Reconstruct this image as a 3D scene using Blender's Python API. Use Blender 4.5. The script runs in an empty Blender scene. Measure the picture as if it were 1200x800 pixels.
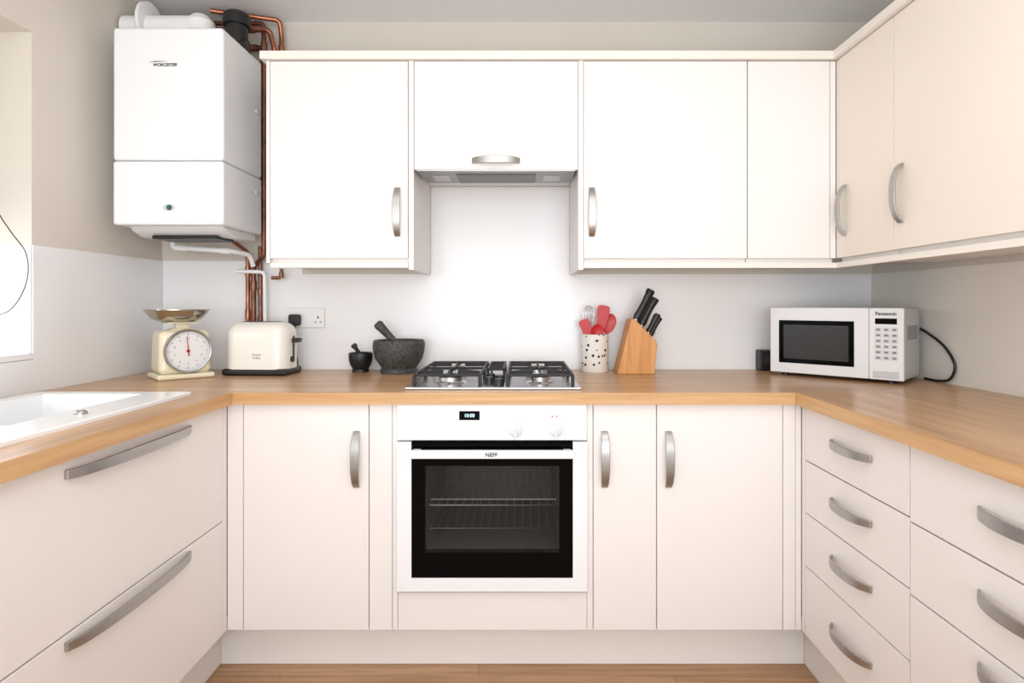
import bpy, bmesh, math, random
from mathutils import Vector, Matrix
random.seed(3)
S=bpy.context.scene
S.view_settings.view_transform='Standard'
def col(r,g,b):
    f=lambda c:(c/255/12.92) if c/255<=0.04045 else ((c/255+0.055)/1.055)**2.4
    return (f(r),f(g),f(b),1)
# ---------------------------------------------------------------- materials
def mat(name,c,rough=0.5,metal=0,spec=0.5,noise=0.0,nscale=40,bump=0.0,emit=0,coat=0,bdist=0.002):
    m=bpy.data.materials.new(name); m.use_nodes=True
    nt=m.node_tree; b=nt.nodes['Principled BSDF']
    b.inputs['Base Color'].default_value=c; b.inputs['Roughness'].default_value=rough
    b.inputs['Metallic'].default_value=metal; b.inputs['Specular IOR Level'].default_value=spec
    b.inputs['Coat Weight'].default_value=coat; b.inputs['Coat Roughness'].default_value=0.12
    if emit:
        b.inputs['Emission Color'].default_value=c; b.inputs['Emission Strength'].default_value=emit
    if noise or bump:
        tc=nt.nodes.new('ShaderNodeTexCoord'); n=nt.nodes.new('ShaderNodeTexNoise')
        n.inputs['Scale'].default_value=nscale; n.inputs['Detail'].default_value=4
        nt.links.new(tc.outputs['Object'],n.inputs['Vector'])
        if noise:
            mr=nt.nodes.new('ShaderNodeMapRange'); mr.inputs[1].default_value=0.35; mr.inputs[2].default_value=0.65
            r=nt.nodes.new('ShaderNodeMix'); r.data_type='RGBA'
            r.inputs[6].default_value=tuple(x*(1-noise) for x in c[:3])+(1,)
            r.inputs[7].default_value=tuple(min(1,x*(1+noise)) for x in c[:3])+(1,)
            nt.links.new(n.outputs['Fac'],mr.inputs[0]); nt.links.new(mr.outputs[0],r.inputs[0]); nt.links.new(r.outputs[2],b.inputs['Base Color'])
        if bump:
            bp=nt.nodes.new('ShaderNodeBump'); bp.inputs['Strength'].default_value=bump; bp.inputs['Distance'].default_value=bdist
            nt.links.new(n.outputs['Fac'],bp.inputs['Height']); nt.links.new(bp.outputs['Normal'],b.inputs['Normal'])
    return m
def wood(name,c1,c2,grain='x',rough=0.35,sc=1.0,coat=0.0):
    m=bpy.data.materials.new(name); m.use_nodes=True
    nt=m.node_tree; b=nt.nodes['Principled BSDF']; b.inputs['Roughness'].default_value=rough
    b.inputs['Coat Weight'].default_value=coat; b.inputs['Coat Roughness'].default_value=0.25
    tc=nt.nodes.new('ShaderNodeTexCoord'); mp=nt.nodes.new('ShaderNodeMapping')
    s={'x':(1.6,42,42),'y':(42,1.6,42),'z':(30,30,1.6)}[grain]
    mp.inputs['Scale'].default_value=tuple(k*sc for k in s)
    n=nt.nodes.new('ShaderNodeTexNoise'); n.inputs['Scale'].default_value=1; n.inputs['Detail'].default_value=8; n.inputs['Distortion'].default_value=0.6
    n2=nt.nodes.new('ShaderNodeTexNoise'); n2.inputs['Scale'].default_value=6; n2.inputs['Detail'].default_value=6
    ad=nt.nodes.new('ShaderNodeMath'); ad.operation='MULTIPLY_ADD'; ad.inputs[1].default_value=0.35
    r=nt.nodes.new('ShaderNodeValToRGB'); r.color_ramp.elements[0].position=0.5; r.color_ramp.elements[1].position=0.85
    r.color_ramp.elements[0].color=c1; r.color_ramp.elements[1].color=c2
    L=nt.links.new
    L(tc.outputs['Object'],mp.inputs['Vector']); L(mp.outputs['Vector'],n.inputs['Vector']); L(mp.outputs['Vector'],n2.inputs['Vector'])
    L(n2.outputs['Fac'],ad.inputs[0]); L(n.outputs['Fac'],ad.inputs[2]); L(ad.outputs[0],r.inputs[0]); L(r.outputs[0],b.inputs['Base Color'])
    return m
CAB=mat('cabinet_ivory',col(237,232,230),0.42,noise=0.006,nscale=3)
CABW=mat('cabinet_ivory_warm_lit',col(235,226,215),0.42,noise=0.006,nscale=3)  # same ivory, with the right wall's warm, dimmer light put into the colour
CABI=mat('carcass_ivory',col(237,233,230),0.5)
CORN=mat('cornice_cream',col(236,231,223),0.4)
WALL=mat('wall_paint_taupe',col(217,210,200),0.9,noise=0.012,nscale=4,bump=0.15)
CEIL=mat('ceiling_paint',col(243,243,244),0.95,noise=0.006,nscale=5)
SPL=mat('splashback_white',col(242,242,244),0.3,coat=0.2)
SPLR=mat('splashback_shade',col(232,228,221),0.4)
WOODX=wood('oak_worktop_x',col(172,130,92),col(206,166,124),'x',0.28)
WOODY=wood('oak_worktop_y',col(172,130,92),col(206,166,124),'y',0.28)
EDGEX=wood('oak_edging_x',col(190,146,98),col(212,172,124),'x',0.4)
EDGEY=wood('oak_edging_y',col(190,146,98),col(212,172,124),'y',0.4)
BAMB=wood('beech_block',col(196,130,68),col(220,160,96),'z',0.45,2)
STEEL=mat('brushed_nickel',col(174,173,171),0.36,1,noise=0.04,nscale=60)
CHROME=mat('chrome',col(215,215,215),0.18,1)
RACKM=mat('rack_wire',col(225,222,216),0.3,0.4)
RIM=mat('dial_rim_metal',col(178,180,183),0.35,0.8)
STAIN=mat('stainless',col(204,204,206),0.27,1,noise=0.02,nscale=80)
COPPER=mat('copper',col(166,110,86),0.4,0.95,noise=0.3,nscale=15)
COPPERD=mat('copper_tarnished',col(136,94,76),0.45,0.9,noise=0.3,nscale=20)
WHITEP=mat('white_plastic',col(240,240,240),0.35)
BOILW=mat('boiler_white_enamel',col(240,242,245),0.3)
OVENW=mat('oven_white_enamel',col(240,242,246),0.22)
KNOBW=mat('knob_white',col(222,225,231),0.3)
BLACK=mat('black_plastic',col(22,22,23),0.4)
IRON=mat('cast_iron',col(34,34,36),0.5,0.3,bump=0.3,nscale=120)
BGLASS=mat('black_glass',col(4,4,5),0.1,spec=0.07)
CAV=mat('oven_cavity_enamel',col(146,149,152),0.4,0.2)
CREAM=mat('cream_enamel',col(238,228,200),0.25)
TOAST=mat('toaster_ivory_enamel',col(242,238,229),0.16)
PANM=mat('scale_pan_metal',col(196,192,178),0.18,0.95)
DIALW=mat('dial_white',col(230,230,230),0.35)
INK=mat('ink_dark',col(40,40,44),0.6)
INKG=mat('ink_grey',col(130,130,133),0.6)
TEAL=mat('badge_teal',col(30,90,92),0.5)
RED=mat('red_silicone',col(192,12,20),0.35)
GRAN=mat('dark_granite',col(66,65,63),0.6,noise=0.55,nscale=110,bump=0.6,bdist=0.004)
MSIL=mat('microwave_silver',col(228,229,231),0.35,0.05)
MSIDE=mat('microwave_side_grey',col(200,200,202),0.4,0.2)
MESHD=mat('mesh_dark',col(32,32,34),0.3)
SINKW=mat('sink_white_ceramic',col(242,243,244),0.12)
LED=mat('display_digits',(0.6,0.9,1,1),0.5,emit=1.0)
FILT=mat('hood_filter_grey',col(96,98,101),0.4,0.8,noise=0.3,nscale=200)
HOODG=mat('hood_grey',col(150,153,157),0.4,0.4)
LENS=mat('hood_lamp_lens',col(180,182,184),0.3)
BLIND=mat('blind_fabric',col(214,206,188),0.9,noise=0.02,nscale=80)
CHAIN=mat('chain_dark',col(90,84,78),0.4,0.5)
def spotted():
    m=bpy.data.materials.new('spotted_ceramic'); m.use_nodes=True; nt=m.node_tree; b=nt.nodes['Principled BSDF']
    b.inputs['Roughness'].default_value=0.2
    tc=nt.nodes.new('ShaderNodeTexCoord'); v=nt.nodes.new('ShaderNodeTexVoronoi'); v.inputs['Scale'].default_value=44; v.inputs['Randomness'].default_value=0.7
    lt=nt.nodes.new('ShaderNodeMath'); lt.operation='LESS_THAN'; lt.inputs[1].default_value=0.26
    mx=nt.nodes.new('ShaderNodeMix'); mx.data_type='RGBA'; mx.inputs[6].default_value=col(240,238,233)
    rp=nt.nodes.new('ShaderNodeValToRGB'); rp.color_ramp.interpolation='CONSTANT'
    rp.color_ramp.elements[0].color=col(60,70,100); rp.color_ramp.elements[1].position=0.5; rp.color_ramp.elements[1].color=col(70,60,55)
    L=nt.links.new
    L(tc.outputs['Object'],v.inputs['Vector']); L(v.outputs['Distance'],lt.inputs[0]); L(lt.outputs[0],mx.inputs[0])
    L(v.outputs['Color'],rp.inputs[0]); L(rp.outputs[0],mx.inputs[7]); L(mx.outputs[2],b.inputs['Base Color'])
    return m
SPOT=spotted()
def tinted_glass(name,tint,g=0.06):
    m=bpy.data.materials.new(name); m.use_nodes=True; nt=m.node_tree
    for n in list(nt.nodes):
        if n.type!='OUTPUT_MATERIAL': nt.nodes.remove(n)
    o=[n for n in nt.nodes][0]
    t=nt.nodes.new('ShaderNodeBsdfTransparent'); t.inputs[0].default_value=tint
    gl=nt.nodes.new('ShaderNodeBsdfGlossy'); gl.inputs['Roughness'].default_value=0.05
    mx=nt.nodes.new('ShaderNodeMixShader'); mx.inputs[0].default_value=g
    nt.links.new(t.outputs[0],mx.inputs[1]); nt.links.new(gl.outputs[0],mx.inputs[2]); nt.links.new(mx.outputs[0],o.inputs[0])
    return m
OGLASS=tinted_glass('oven_window_glass',(0.68,0.68,0.68,1),0.02)
WGLASS=tinted_glass('window_glass',(0.98,0.98,0.98,1),0.05)
def floor_mat():
    m=bpy.data.materials.new('oak_laminate_floor'); m.use_nodes=True; nt=m.node_tree; b=nt.nodes['Principled BSDF']
    b.inputs['Roughness'].default_value=0.4
    tc=nt.nodes.new('ShaderNodeTexCoord'); br=nt.nodes.new('ShaderNodeTexBrick')
    br.inputs['Scale'].default_value=1; br.inputs['Brick Width'].default_value=1.25; br.inputs['Row Height'].default_value=0.125
    br.inputs['Mortar Size'].default_value=0.001; br.inputs['Color1'].default_value=col(184,142,104); br.inputs['Color2'].default_value=col(196,155,117)
    br.inputs['Mortar'].default_value=col(136,100,70)
    mp=nt.nodes.new('ShaderNodeMapping'); mp.inputs['Scale'].default_value=(2,40,1)
    n=nt.nodes.new('ShaderNodeTexNoise'); n.inputs['Scale'].default_value=1.5; n.inputs['Detail'].default_value=8
    r=nt.nodes.new('ShaderNodeValToRGB'); r.color_ramp.elements[0].position=0.3; r.color_ramp.elements[0].color=(0.66,0.61,0.57,1); r.color_ramp.elements[1].position=0.65; r.color_ramp.elements[1].color=(1,1,1,1)
    mx=nt.nodes.new('ShaderNodeMix'); mx.data_type='RGBA'; mx.blend_type='MULTIPLY'; mx.inputs[0].default_value=1
    L=nt.links.new
    L(tc.outputs['Object'],br.inputs['Vector']); L(tc.outputs['Object'],mp.inputs['Vector']); L(mp.outputs['Vector'],n.inputs['Vector'])
    L(n.outputs['Fac'],r.inputs[0]); L(br.outputs['Color'],mx.inputs[6]); L(r.outputs[0],mx.inputs[7]); L(mx.outputs[2],b.inputs['Base Color'])
    return m
FLOORM=floor_mat()
# ---------------------------------------------------------------- mesh kit
ORG={}
def basis(d):
    d=Vector(d).normalized(); a=Vector((0,0,1)) if abs(d.z)<0.9 else Vector((1,0,0))
    u=d.cross(a).normalized(); return u,d.cross(u).normalized(),d
def catmull(P,n=8,closed=False):
    P=[Vector(p) for p in P]; out=[]
    N=len(P); rng=range(N if closed else N-1)
    for i in rng:
        if closed: a,b,c,d=P[(i-1)%N],P[i],P[(i+1)%N],P[(i+2)%N]
        else: a,b,c,d=P[max(i-1,0)],P[i],P[i+1],P[min(i+2,N-1)]
        for k in range(n):
            t=k/n
            out.append(0.5*((2*b)+(-a+c)*t+(2*a-5*b+4*c-d)*t*t+(-a+3*b-3*c+d)*t**3))
    if not closed: out.append(P[-1])
    return out
class M:
    def __init__(s): s.v=[];s.f=[];s.mi=[]
    def add(s,vs,fs,mi=0):
        o=len(s.v); s.v+= [tuple(v) for v in vs]
        for f in fs: s.f.append(tuple(i+o for i in f)); s.mi.append(mi)
        return s
    def box(s,x0,x1,y0,y1,z0,z1,mi=0,edge=None):
        if x0>x1:x0,x1=x1,x0
        if y0>y1:y0,y1=y1,y0
        if z0>z1:z0,z1=z1,z0
        vs=[(x0,y0,z0),(x1,y0,z0),(x1,y1,z0),(x0,y1,z0),(x0,y0,z1),(x1,y0,z1),(x1,y1,z1),(x0,y1,z1)]
        s.add(vs,[(0,3,2,1),(4,5,6,7),(0,1,5,4),(1,2,6,5),(2,3,7,6),(3,0,4,7)],mi)
        if edge is not None:
            for k in range(-4,0): s.mi[k]=edge
        return s
    def lathe(s,prof,o,d=(0,0,1),seg=32,mi=0,sx=1,sy=1):
        u,w,d=basis(d); o=Vector(o); vs=[];rings=[]
        for r,h in prof:
            if r<1e-6: rings.append([len(vs)]); vs.append(o+d*h)
            else:
                R=[]
                for k in range(seg):
                    a=2*math.pi*k/seg; R.append(len(vs)); vs.append(o+d*h+u*(r*math.cos(a)*sx)+w*(r*math.sin(a)*sy))
                rings.append(R)
        fs=[]
        for A,B in zip(rings,rings[1:]):
            if len(A)==1 and len(B)==1: continue
            for k in range(seg):
                k2=(k+1)%seg
                if len(A)==1: fs.append((A[0],B[k],B[k2]))
                elif len(B)==1: fs.append((A[k],B[0],A[k2]))
                else: fs.append((A[k],B[k],B[k2],A[k2]))
        return s.add(vs,fs,mi)
    def cyl(s,p0,p1,r0,r1=None,seg=24,mi=0):
        r1=r0 if r1 is None else r1; p0=Vector(p0);p1=Vector(p1);L=(p1-p0).length
        return s.lathe([(0,0),(r0,0),(r1,L),(0,L)],p0,p1-p0,seg,mi)
    def tube(s,P,r,seg=10,closed=False,mi=0):
        P=[Vector(p) for p in P]; N=len(P); vs=[];fs=[]
        T=[]
        for i in range(N):
            a=P[(i-1)%N] if (closed or i>0) else P[i]; b=P[(i+1)%N] if (closed or i<N-1) else P[i]
            T.append((b-a).normalized())
        u=basis(T[0])[0]
        for i in range(N):
            u=(u-T[i]*u.dot(T[i])).normalized(); w=T[i].cross(u)
            rr=r[i] if isinstance(r,(list,tuple)) else r
            for k in range(seg):
                a=2*math.pi*k/seg; vs.append(P[i]+u*(rr*math.cos(a))+w*(rr*math.sin(a)))
        for i in range(N if closed else N-1):
            j=(i+1)%N
            for k in range(seg):
                k2=(k+1)%seg; fs.append((i*seg+k,i*seg+k2,j*seg+k2,j*seg+k))
        if not closed:
            fs.append(tuple(range(seg))[::-1]); fs.append(tuple((N-1)*seg+k for k in range(seg)))
        return s.add(vs,fs,mi)
    def prism(s,poly,axis,a,b,mi=0):
        def mk(p,t): return {'x':(t,p[0],p[1]),'y':(p[0],t,p[1]),'z':(p[0],p[1],t)}[axis]
        n=len(poly); vs=[mk(p,a) for p in poly]+[mk(p,b) for p in poly]
        fs=[tuple(range(n)),tuple(range(n,2*n))[::-1]]+[(i,(i+1)%n,n+(i+1)%n,n+i) for i in range(n)]
        return s.add(vs,fs,mi)
    def obj(s,name,parent=None,mats=(None,),bevel=0,seg=2,smooth=True,weld=False,props=None,ang=35,label=None):
        me=bpy.data.meshes.new(name)
        vs=[Vector(v) for v in s.v]
        lo=Vector([min(v[i] for v in vs) for i in range(3)]); hi=Vector([max(v[i] for v in vs) for i in range(3)])
        c=(lo+hi)/2
        if parent is None: c.z=lo.z
        me.from_pydata([tuple(v-c) for v in vs],[],s.f)
        for m in mats: me.materials.append(m)
        for p,k in zip(me.polygons,s.mi): p.material_index=k
        bm=bmesh.new(); bm.from_mesh(me)
        if weld: bmesh.ops.remove_doubles(bm,verts=bm.verts,dist=1e-5)
        bmesh.ops.recalc_face_normals(bm,faces=bm.faces); bm.to_mesh(me); bm.free()
        if smooth:
            me.polygons.foreach_set('use_smooth',[True]*len(me.polygons)); me.set_sharp_from_angle(angle=math.radians(ang))
        o=bpy.data.objects.new(name,me); S.collection.objects.link(o)
        if bevel:
            b=o.modifiers.new('b','BEVEL'); b.width=bevel; b.segments=seg; b.limit_method='ANGLE'; b.angle_limit=math.radians(35); b.harden_normals=True
        if parent is not None:
            o.parent=parent; o.location=c-ORG[parent.name]
        else: o.location=c
        ORG[o.name]=c
        if props:
            for k,v in props.items(): o[k]=v
        if label: o['label']=label
        return o
def thing(name,label,cat,loc,rot=0,local=False,group=None):
    e=bpy.data.objects.new(name,None); e.empty_display_size=0.05; S.collection.objects.link(e)
    e.location=loc; e.rotation_euler=(0,0,math.radians(rot)); e['label']=label; e['category']=cat
    if group: e['group']=group
    ORG[e.name]=Vector((0,0,0)) if local else Vector(loc)
    return e
def text(name,parent,s,size,c,m,rotz=0,ital=0,bold=0):
    cu=bpy.data.curves.new('t','FONT'); cu.body=s; cu.size=size; cu.align_x='CENTER'; cu.align_y='CENTER'; cu.extrude=0.0004; cu.shear=ital; cu.offset=bold
    t=bpy.data.objects.new('t',cu); S.collection.objects.link(t)
    dg=bpy.context.evaluated_depsgraph_get(); dg.update()
    me=bpy.data.meshes.new_from_object(t.evaluated_get(dg))
    c=Vector(c); mm=M()
    R=Matrix.Rotation(math.radians(rotz),3,'Z')@Matrix.Rotation(math.radians(90),3,'X')
    mm.add([R@v.co+c for v in me.vertices],[tuple(p.vertices) for p in me.polygons])
    bpy.data.objects.remove(t); bpy.data.meshes.remove(me)
    return mm.obj(name,parent,(m,),smooth=False)
# ---------------------------------------------------------------- room
XL,XR,YB,ZC=-1.528,1.485,2.51,2.379
Y0=-1.6; ZW=0.907
st={'kind':'structure'}
M().box(XL-0.34,XR+0.1,Y0,YB+0.1,-0.08,0).obj('floor',None,(FLOORM,),props=st,smooth=False)
M().box(XL-0.34,XR+0.1,Y0,YB+0.1,ZC,ZC+0.08).obj('ceiling',None,(CEIL,),props=st,smooth=False)
M().box(XL-0.34,XR+0.1,YB,YB+0.1,0,ZC).obj('wall_back',None,(WALL,),props=st,smooth=False)
M().box(XR,XR+0.1,Y0,YB,0,ZC).obj('wall_right',None,(WALL,),props=st,smooth=False)
WY0,WY1,WZ0,WZ1=0.55,1.842,1.03,2.03
w=M(); w.box(XL-0.34,XL,WY1,YB,0,ZC).box(XL-0.34,XL,Y0,WY0,0,ZC).box(XL-0.34,XL,WY0,WY1,0,WZ0-0.02).box(XL-0.34,XL,WY0,WY1,WZ1,ZC)
w.obj('wall_left',None,(WALL,),props=st,smooth=False)
M().box(XL-0.30,XL+0.006,WY0,WY1,WZ0-0.02,WZ0).obj('trim_1',None,(SPL,),bevel=0.002,props=st)
w=M(); fx0,fx1=XL-0.32,XL-0.26
for a in ((WY0,WY0+0.06,WZ0,WZ1),(WY1-0.06,WY1,WZ0,WZ1),(WY0+0.06,WY1-0.06,WZ0,WZ0+0.06),(WY0+0.06,WY1-0.06,WZ1-0.06,WZ1),(1.13,1.19,WZ0+0.06,WZ1-0.06)):
    w.box(fx0,fx1,a[0],a[1],a[2],a[3])
w.box(XL-0.295,XL-0.289,WY0+0.06,1.13,WZ0+0.06,WZ1-0.06,1).box(XL-0.295,XL-0.289,1.19,WY1-0.06,WZ0+0.06,WZ1-0.06,1)
w.obj('window_1',None,(WHITEP,WGLASS),props=st,smooth=False)
def top(o,label,cat,group=None):
    o['label']=label;o['category']=cat
    if group:o['group']=group
    return o
ZS=1.366
m=M().box(XL+0.006,XR-0.006,YB-0.0055,YB-0.0005,ZW,1.31)
m.box(XL+0.006,-0.93,YB-0.0055,YB-0.0005,1.31,ZS)
m.box(-0.388,0.20,YB-0.0055,YB-0.0005,1.31,1.679)
top(m.obj('splashback',None,(SPL,),smooth=False),'glossy white splashback panel behind the hob and worktop','splashback')
m=M().box(XL+0.0005,XL+0.005,WY1,YB-0.0005,ZW,ZS).box(XL+0.0005,XL+0.005,0.3,WY1,ZW,WZ0-0.021)
top(m.obj('splashback',None,(SPL,),smooth=False),'glossy white splashback panel below and beside the window','splashback')
m=M().box(XL-0.25,XL,WY1-0.005,WY1-0.0005,WZ0+0.001,ZS)
top(m.obj('splashback',None,(SPL,),smooth=False),'small white splashback panel inside the window reveal','splashback')
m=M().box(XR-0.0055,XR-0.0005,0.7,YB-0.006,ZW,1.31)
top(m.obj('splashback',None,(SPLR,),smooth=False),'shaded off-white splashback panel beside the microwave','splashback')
# ---------------------------------------------------------------- cabinets
def pt(run,u,d,z):
    return {'B':(u,1.863+d,z),'L':(-0.93-d,u,z),'R':(0.88+d,u,z),'WB':(u,2.113+d,z),'WR':(1.122+d,u,z)}[run]
def rb(m,run,u0,u1,d0,d1,z0,z1,mi=0):
    a=pt(run,u0,d0,z0);b=pt(run,u1,d1,z1); m.box(a[0],b[0],a[1],b[1],a[2],b[2],mi)
def bow(parent,run,u,z,L,axis,h=0.032,wd=0.027,th=0.006,pw=0.55):
    N=22; vs=[];fs=[]
    for i in range(N+1):
        t=-1+2*i/N; n=max(th,h*(max(0,1-abs(t)**2.4))**pw); nin=0 if (i==0 or i==N) else max(0,n-th)
        wv=wd*(0.74+0.26*(1-t*t)) 
        for nn,ww in ((nin,-wv/2),(n,-wv/2),(n,wv/2),(nin,wv/2)):
            if axis=='z': vs.append(pt(run,u+ww,-nn,z+t*L/2))
            else: vs.append(pt(run,u+t*L/2,-nn,z+ww))
    for i in range(N):
        a=i*4;b=a+4
        for k in range(4):
            fs.append((a+k,a+(k+1)%4,b+(k+1)%4,b+k))
    fs.append((0,1,2,3)); fs.append((N*4+3,N*4+2,N*4+1,N*4))
    return M().add(vs,fs).obj('handle',parent,(STEEL,),bevel=0.0015,label='brushed nickel bow handle',ang=50)
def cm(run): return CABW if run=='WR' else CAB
def carcass(e,run,u0,u1,dep,z0,z1,wall=False,extra=None,toprail=True):
    m=M(); t=0.018; g=0.0008
    u0,u1=min(u0,u1)+g,max(u0,u1)-g
    rb(m,run,u0,u0+t,0.019,dep,z0,z1); rb(m,run,u1-t,u1,0.019,dep,z0,z1)
    rb(m,run,u0+t,u1-t,0.019,dep,z0,z0+t); rb(m,run,u0+t,u1-t,dep-0.008,dep,z0+t,z1)
    if wall: rb(m,run,u0+t,u1-t,0.019,dep-0.008,z1-t,z1)
    elif toprail: rb(m,run,u0+t,u1-t,0.019,0.06,z1-0.03,z1)
    if extra: extra(m)
    m.obj('body',e,(CABI,),smooth=False)
def door(e,run,u0,u1,z0,z1,name='door'):
    m=M(); rb(m,run,u0,u1,0,0.018,z0,z1)
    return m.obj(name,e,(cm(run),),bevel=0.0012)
def panel(e,run,u0,u1,z0,z1,d0=0,d1=0.018,name='filler_panel'):
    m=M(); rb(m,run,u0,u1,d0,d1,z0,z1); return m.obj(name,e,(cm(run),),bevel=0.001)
BZ0,BZ1=0.156,0.868
def base_empty(run,u,label,z=0.15,d=0.3):
    return thing('base_cabinet' if z<1 else 'wall_cabinet',label,'cabinet',pt(run,u,d,z))
e=base_empty('B',-0.66,'cream base cabinet with one bow-handled door, beside the oven')
carcass(e,'B',-0.88,-0.484,0.60,0.15,0.869)
d=door(e,'B',-0.878,-0.484,BZ0,BZ1); bow(d,'B',-0.521,0.694,0.178,'z')
panel(e,'B',-0.4815,-0.410,BZ0,BZ1); panel(e,'B',-0.929,-0.880,BZ0,BZ1)
e=base_empty('B',-0.094,'cream oven housing cabinet with a blank panel under the oven')
def ex(m): rb(m,'B',-0.389,0.201,0.02,0.60,0.262,0.28)
carcass(e,'B',-0.408,0.221,0.60,0.15,0.869,extra=ex,toprail=False)
panel(e,'B',-0.4085,-0.3925,BZ0,BZ1,0.001,0.0185,'end_panel'); panel(e,'B',0.2045,0.2225,BZ0,BZ1,0.001,0.0185,'end_panel')
panel(e,'B',-0.391,0.2035,BZ0,0.274,0,0.018,'blank_panel')
e=base_empty('B',0.324,'narrow cream base cabinet with one door, beside the oven')
carcass(e,'B',0.224,0.4235,0.60,0.15,0.869)
d=door(e,'B',0.2245,0.422,BZ0,BZ1); bow(d,'B',0.259,0.694,0.178,'z')
e=base_empty('B',0.62,'cream base cabinet with one door and a filler at the corner')
carcass(e,'B',0.4245,0.821,0.60,0.15,0.869)
d=door(e,'B',0.4245,0.820,BZ0,BZ1); bow(d,'B',0.460,0.694,0.178,'z')
panel(e,'B',0.822,0.860,BZ0,BZ1); panel(e,'B',0.8615,0.879,BZ0,BZ1)
e=base_empty('L',1.39,'wide cream cabinet with two deep pan drawers under the sink')
carcass(e,'L',0.936,1.838,0.585,0.15,0.869,toprail=False)
d=door(e,'L',0.938,1.836,0.510,BZ1,'drawer'); bow(d,'L',1.425,0.835,0.45,'u',0.03,0.026,0.008,0.35)
d=door(e,'L',0.938,1.836,BZ0,0.506,'drawer'); bow(d,'L',1.425,0.485,0.45,'u',0.03,0.026,0.008,0.35)
panel(e,'L',1.8385,1.862,BZ0,BZ1)
e=base_empty('L',0.63,'cream base cabinet with one door at the run end')
carcass(e,'L',0.332,0.934,0.585,0.15,0.869,toprail=False)
d=door(e,'L',0.334,0.934,BZ0,BZ1); bow(d,'L',0.88,0.694,0.178,'z')
e=base_empty('R',1.59,'cream drawer unit with four drawers and bow handles')
carcass(e,'R',1.344,1.842,0.59,0.15,0.869)
for z0,z1,zh in ((0.699,BZ1,0.792),(0.536,0.695,0.628),(0.371,0.532,0.464),(BZ0,0.367,0.272)):
    d=door(e,'R',1.346,1.838,z0,z1,'drawer'); bow(d,'R',1.580,zh,0.19,'u',0.034,0.024)
panel(e,'R',1.8405,1.862,BZ0,BZ1)
e=base_empty('R',1.04,'cream drawer unit with shallow drawers above a deep drawer')
carcass(e,'R',0.742,1.342,0.59,0.15,0.869)
for z0,z1,zh in ((0.690,BZ1,0.786),(0.525,0.686,0.626),(BZ0,0.521,0.487)):
    d=door(e,'R',0.744,1.342,z0,z1,'drawer'); bow(d,'R',1.040,zh,0.19,'u',0.034,0.026)
UZ0,UZ1=1.346,2.050
e=base_empty('WB',-0.655,'cream wall cabinet with one door, beside the boiler',1.331,0.2)
carcass(e,'WB',-0.902,-0.407,0.385,1.331,2.052,True)
d=door(e,'WB',-0.901,-0.409,UZ0,UZ1); bow(d,'WB',-0.445,1.511,0.176,'z')
panel(e,'WB',-0.915,-0.9025,1.329,2.052,0,0.385,'end_panel'); panel(e,'WB',-0.4065,-0.388,1.305,2.052,0,0.385,'end_panel')
e=base_empty('WB',-0.094,'cream flap-door cabinet housing the extractor hood',1.68,0.2)
carcass(e,'WB',-0.387,0.199,0.385,1.68,2.052,True)
d=door(e,'WB',-0.386,0.1985,1.663,UZ1,'flap_door'); bow(d,'WB',-0.094,1.694,0.172,'u',0.03,0.026)
e=base_empty('WB',0.51,'cream wall cabinet with one wide door, beside the hood',1.331,0.2)
carcass(e,'WB',0.219,0.804,0.385,1.331,2.052,True)
d=door(e,'WB',0.220,0.803,UZ0,UZ1); bow(d,'WB',0.248,1.511,0.176,'z')
panel(e,'WB',0.200,0.2185,1.305,2.052,0,0.385,'end_panel')
e=base_empty('WB',0.95,'cream wall cabinet with one plain door at the corner',1.331,0.2)
carcass(e,'WB',0.805,1.118,0.385,1.331,2.052,True)
door(e,'WB',0.8065,1.0985,UZ0,UZ1); panel(e,'WB',1.1005,1.1205,UZ0,UZ1)
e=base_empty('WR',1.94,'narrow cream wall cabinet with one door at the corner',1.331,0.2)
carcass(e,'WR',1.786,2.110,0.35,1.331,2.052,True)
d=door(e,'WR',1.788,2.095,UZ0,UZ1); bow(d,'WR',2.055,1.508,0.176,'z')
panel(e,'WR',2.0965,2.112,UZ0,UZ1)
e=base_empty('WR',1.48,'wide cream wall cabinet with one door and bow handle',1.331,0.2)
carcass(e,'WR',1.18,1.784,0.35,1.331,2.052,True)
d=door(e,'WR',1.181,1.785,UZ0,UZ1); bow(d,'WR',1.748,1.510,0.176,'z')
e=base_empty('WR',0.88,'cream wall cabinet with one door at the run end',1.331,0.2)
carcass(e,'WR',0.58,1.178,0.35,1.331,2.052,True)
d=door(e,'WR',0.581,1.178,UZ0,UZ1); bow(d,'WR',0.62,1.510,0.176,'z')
m=M(); m.box(-0.932,1.104,2.098,2.497,2.053,2.081).box(1.104,1.475,0.57,2.497,2.053,2.081)
top(m.obj('cornice',None,(CORN,),smooth=False),'cream cornice board along the tops of the wall cabinets','cornice')
m=M(); m.box(-0.90,-0.408,2.113,2.131,1.312,1.3305)
top(m.obj('light_pelmet',None,(CORN,),bevel=0.002),'short cream light pelmet under the wall cabinet','pelmet')
m=M(); m.box(0.22,1.122,2.113,2.131,1.312,1.3305).box(1.122,1.14,0.58,2.131,1.312,1.3305)
top(m.obj('light_pelmet',None,(CORN,),smooth=False),'long cream light pelmet turning the corner under wall cabinets','pelmet')
top(M().box(-0.989,0.926,1.942,1.958,0.001,0.149).obj('plinth',None,(CABI,),bevel=0.001),'cream plinth board below the oven run','plinth')
top(M().box(-1.006,-0.99,0.334,1.958,0.001,0.149).obj('plinth',None,(CABI,),bevel=0.001),'cream plinth board below the pan drawers','plinth')
top(M().box(0.927,0.943,0.744,1.958,0.001,0.149).obj('plinth',None,(CABI,),bevel=0.001),'cream plinth board below the stacked drawers','plinth')
zb=0.870
m=M()
m.box(XL+0.006,XR-0.006,1.838,YB-0.006,zb,ZW,0,2)
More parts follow.
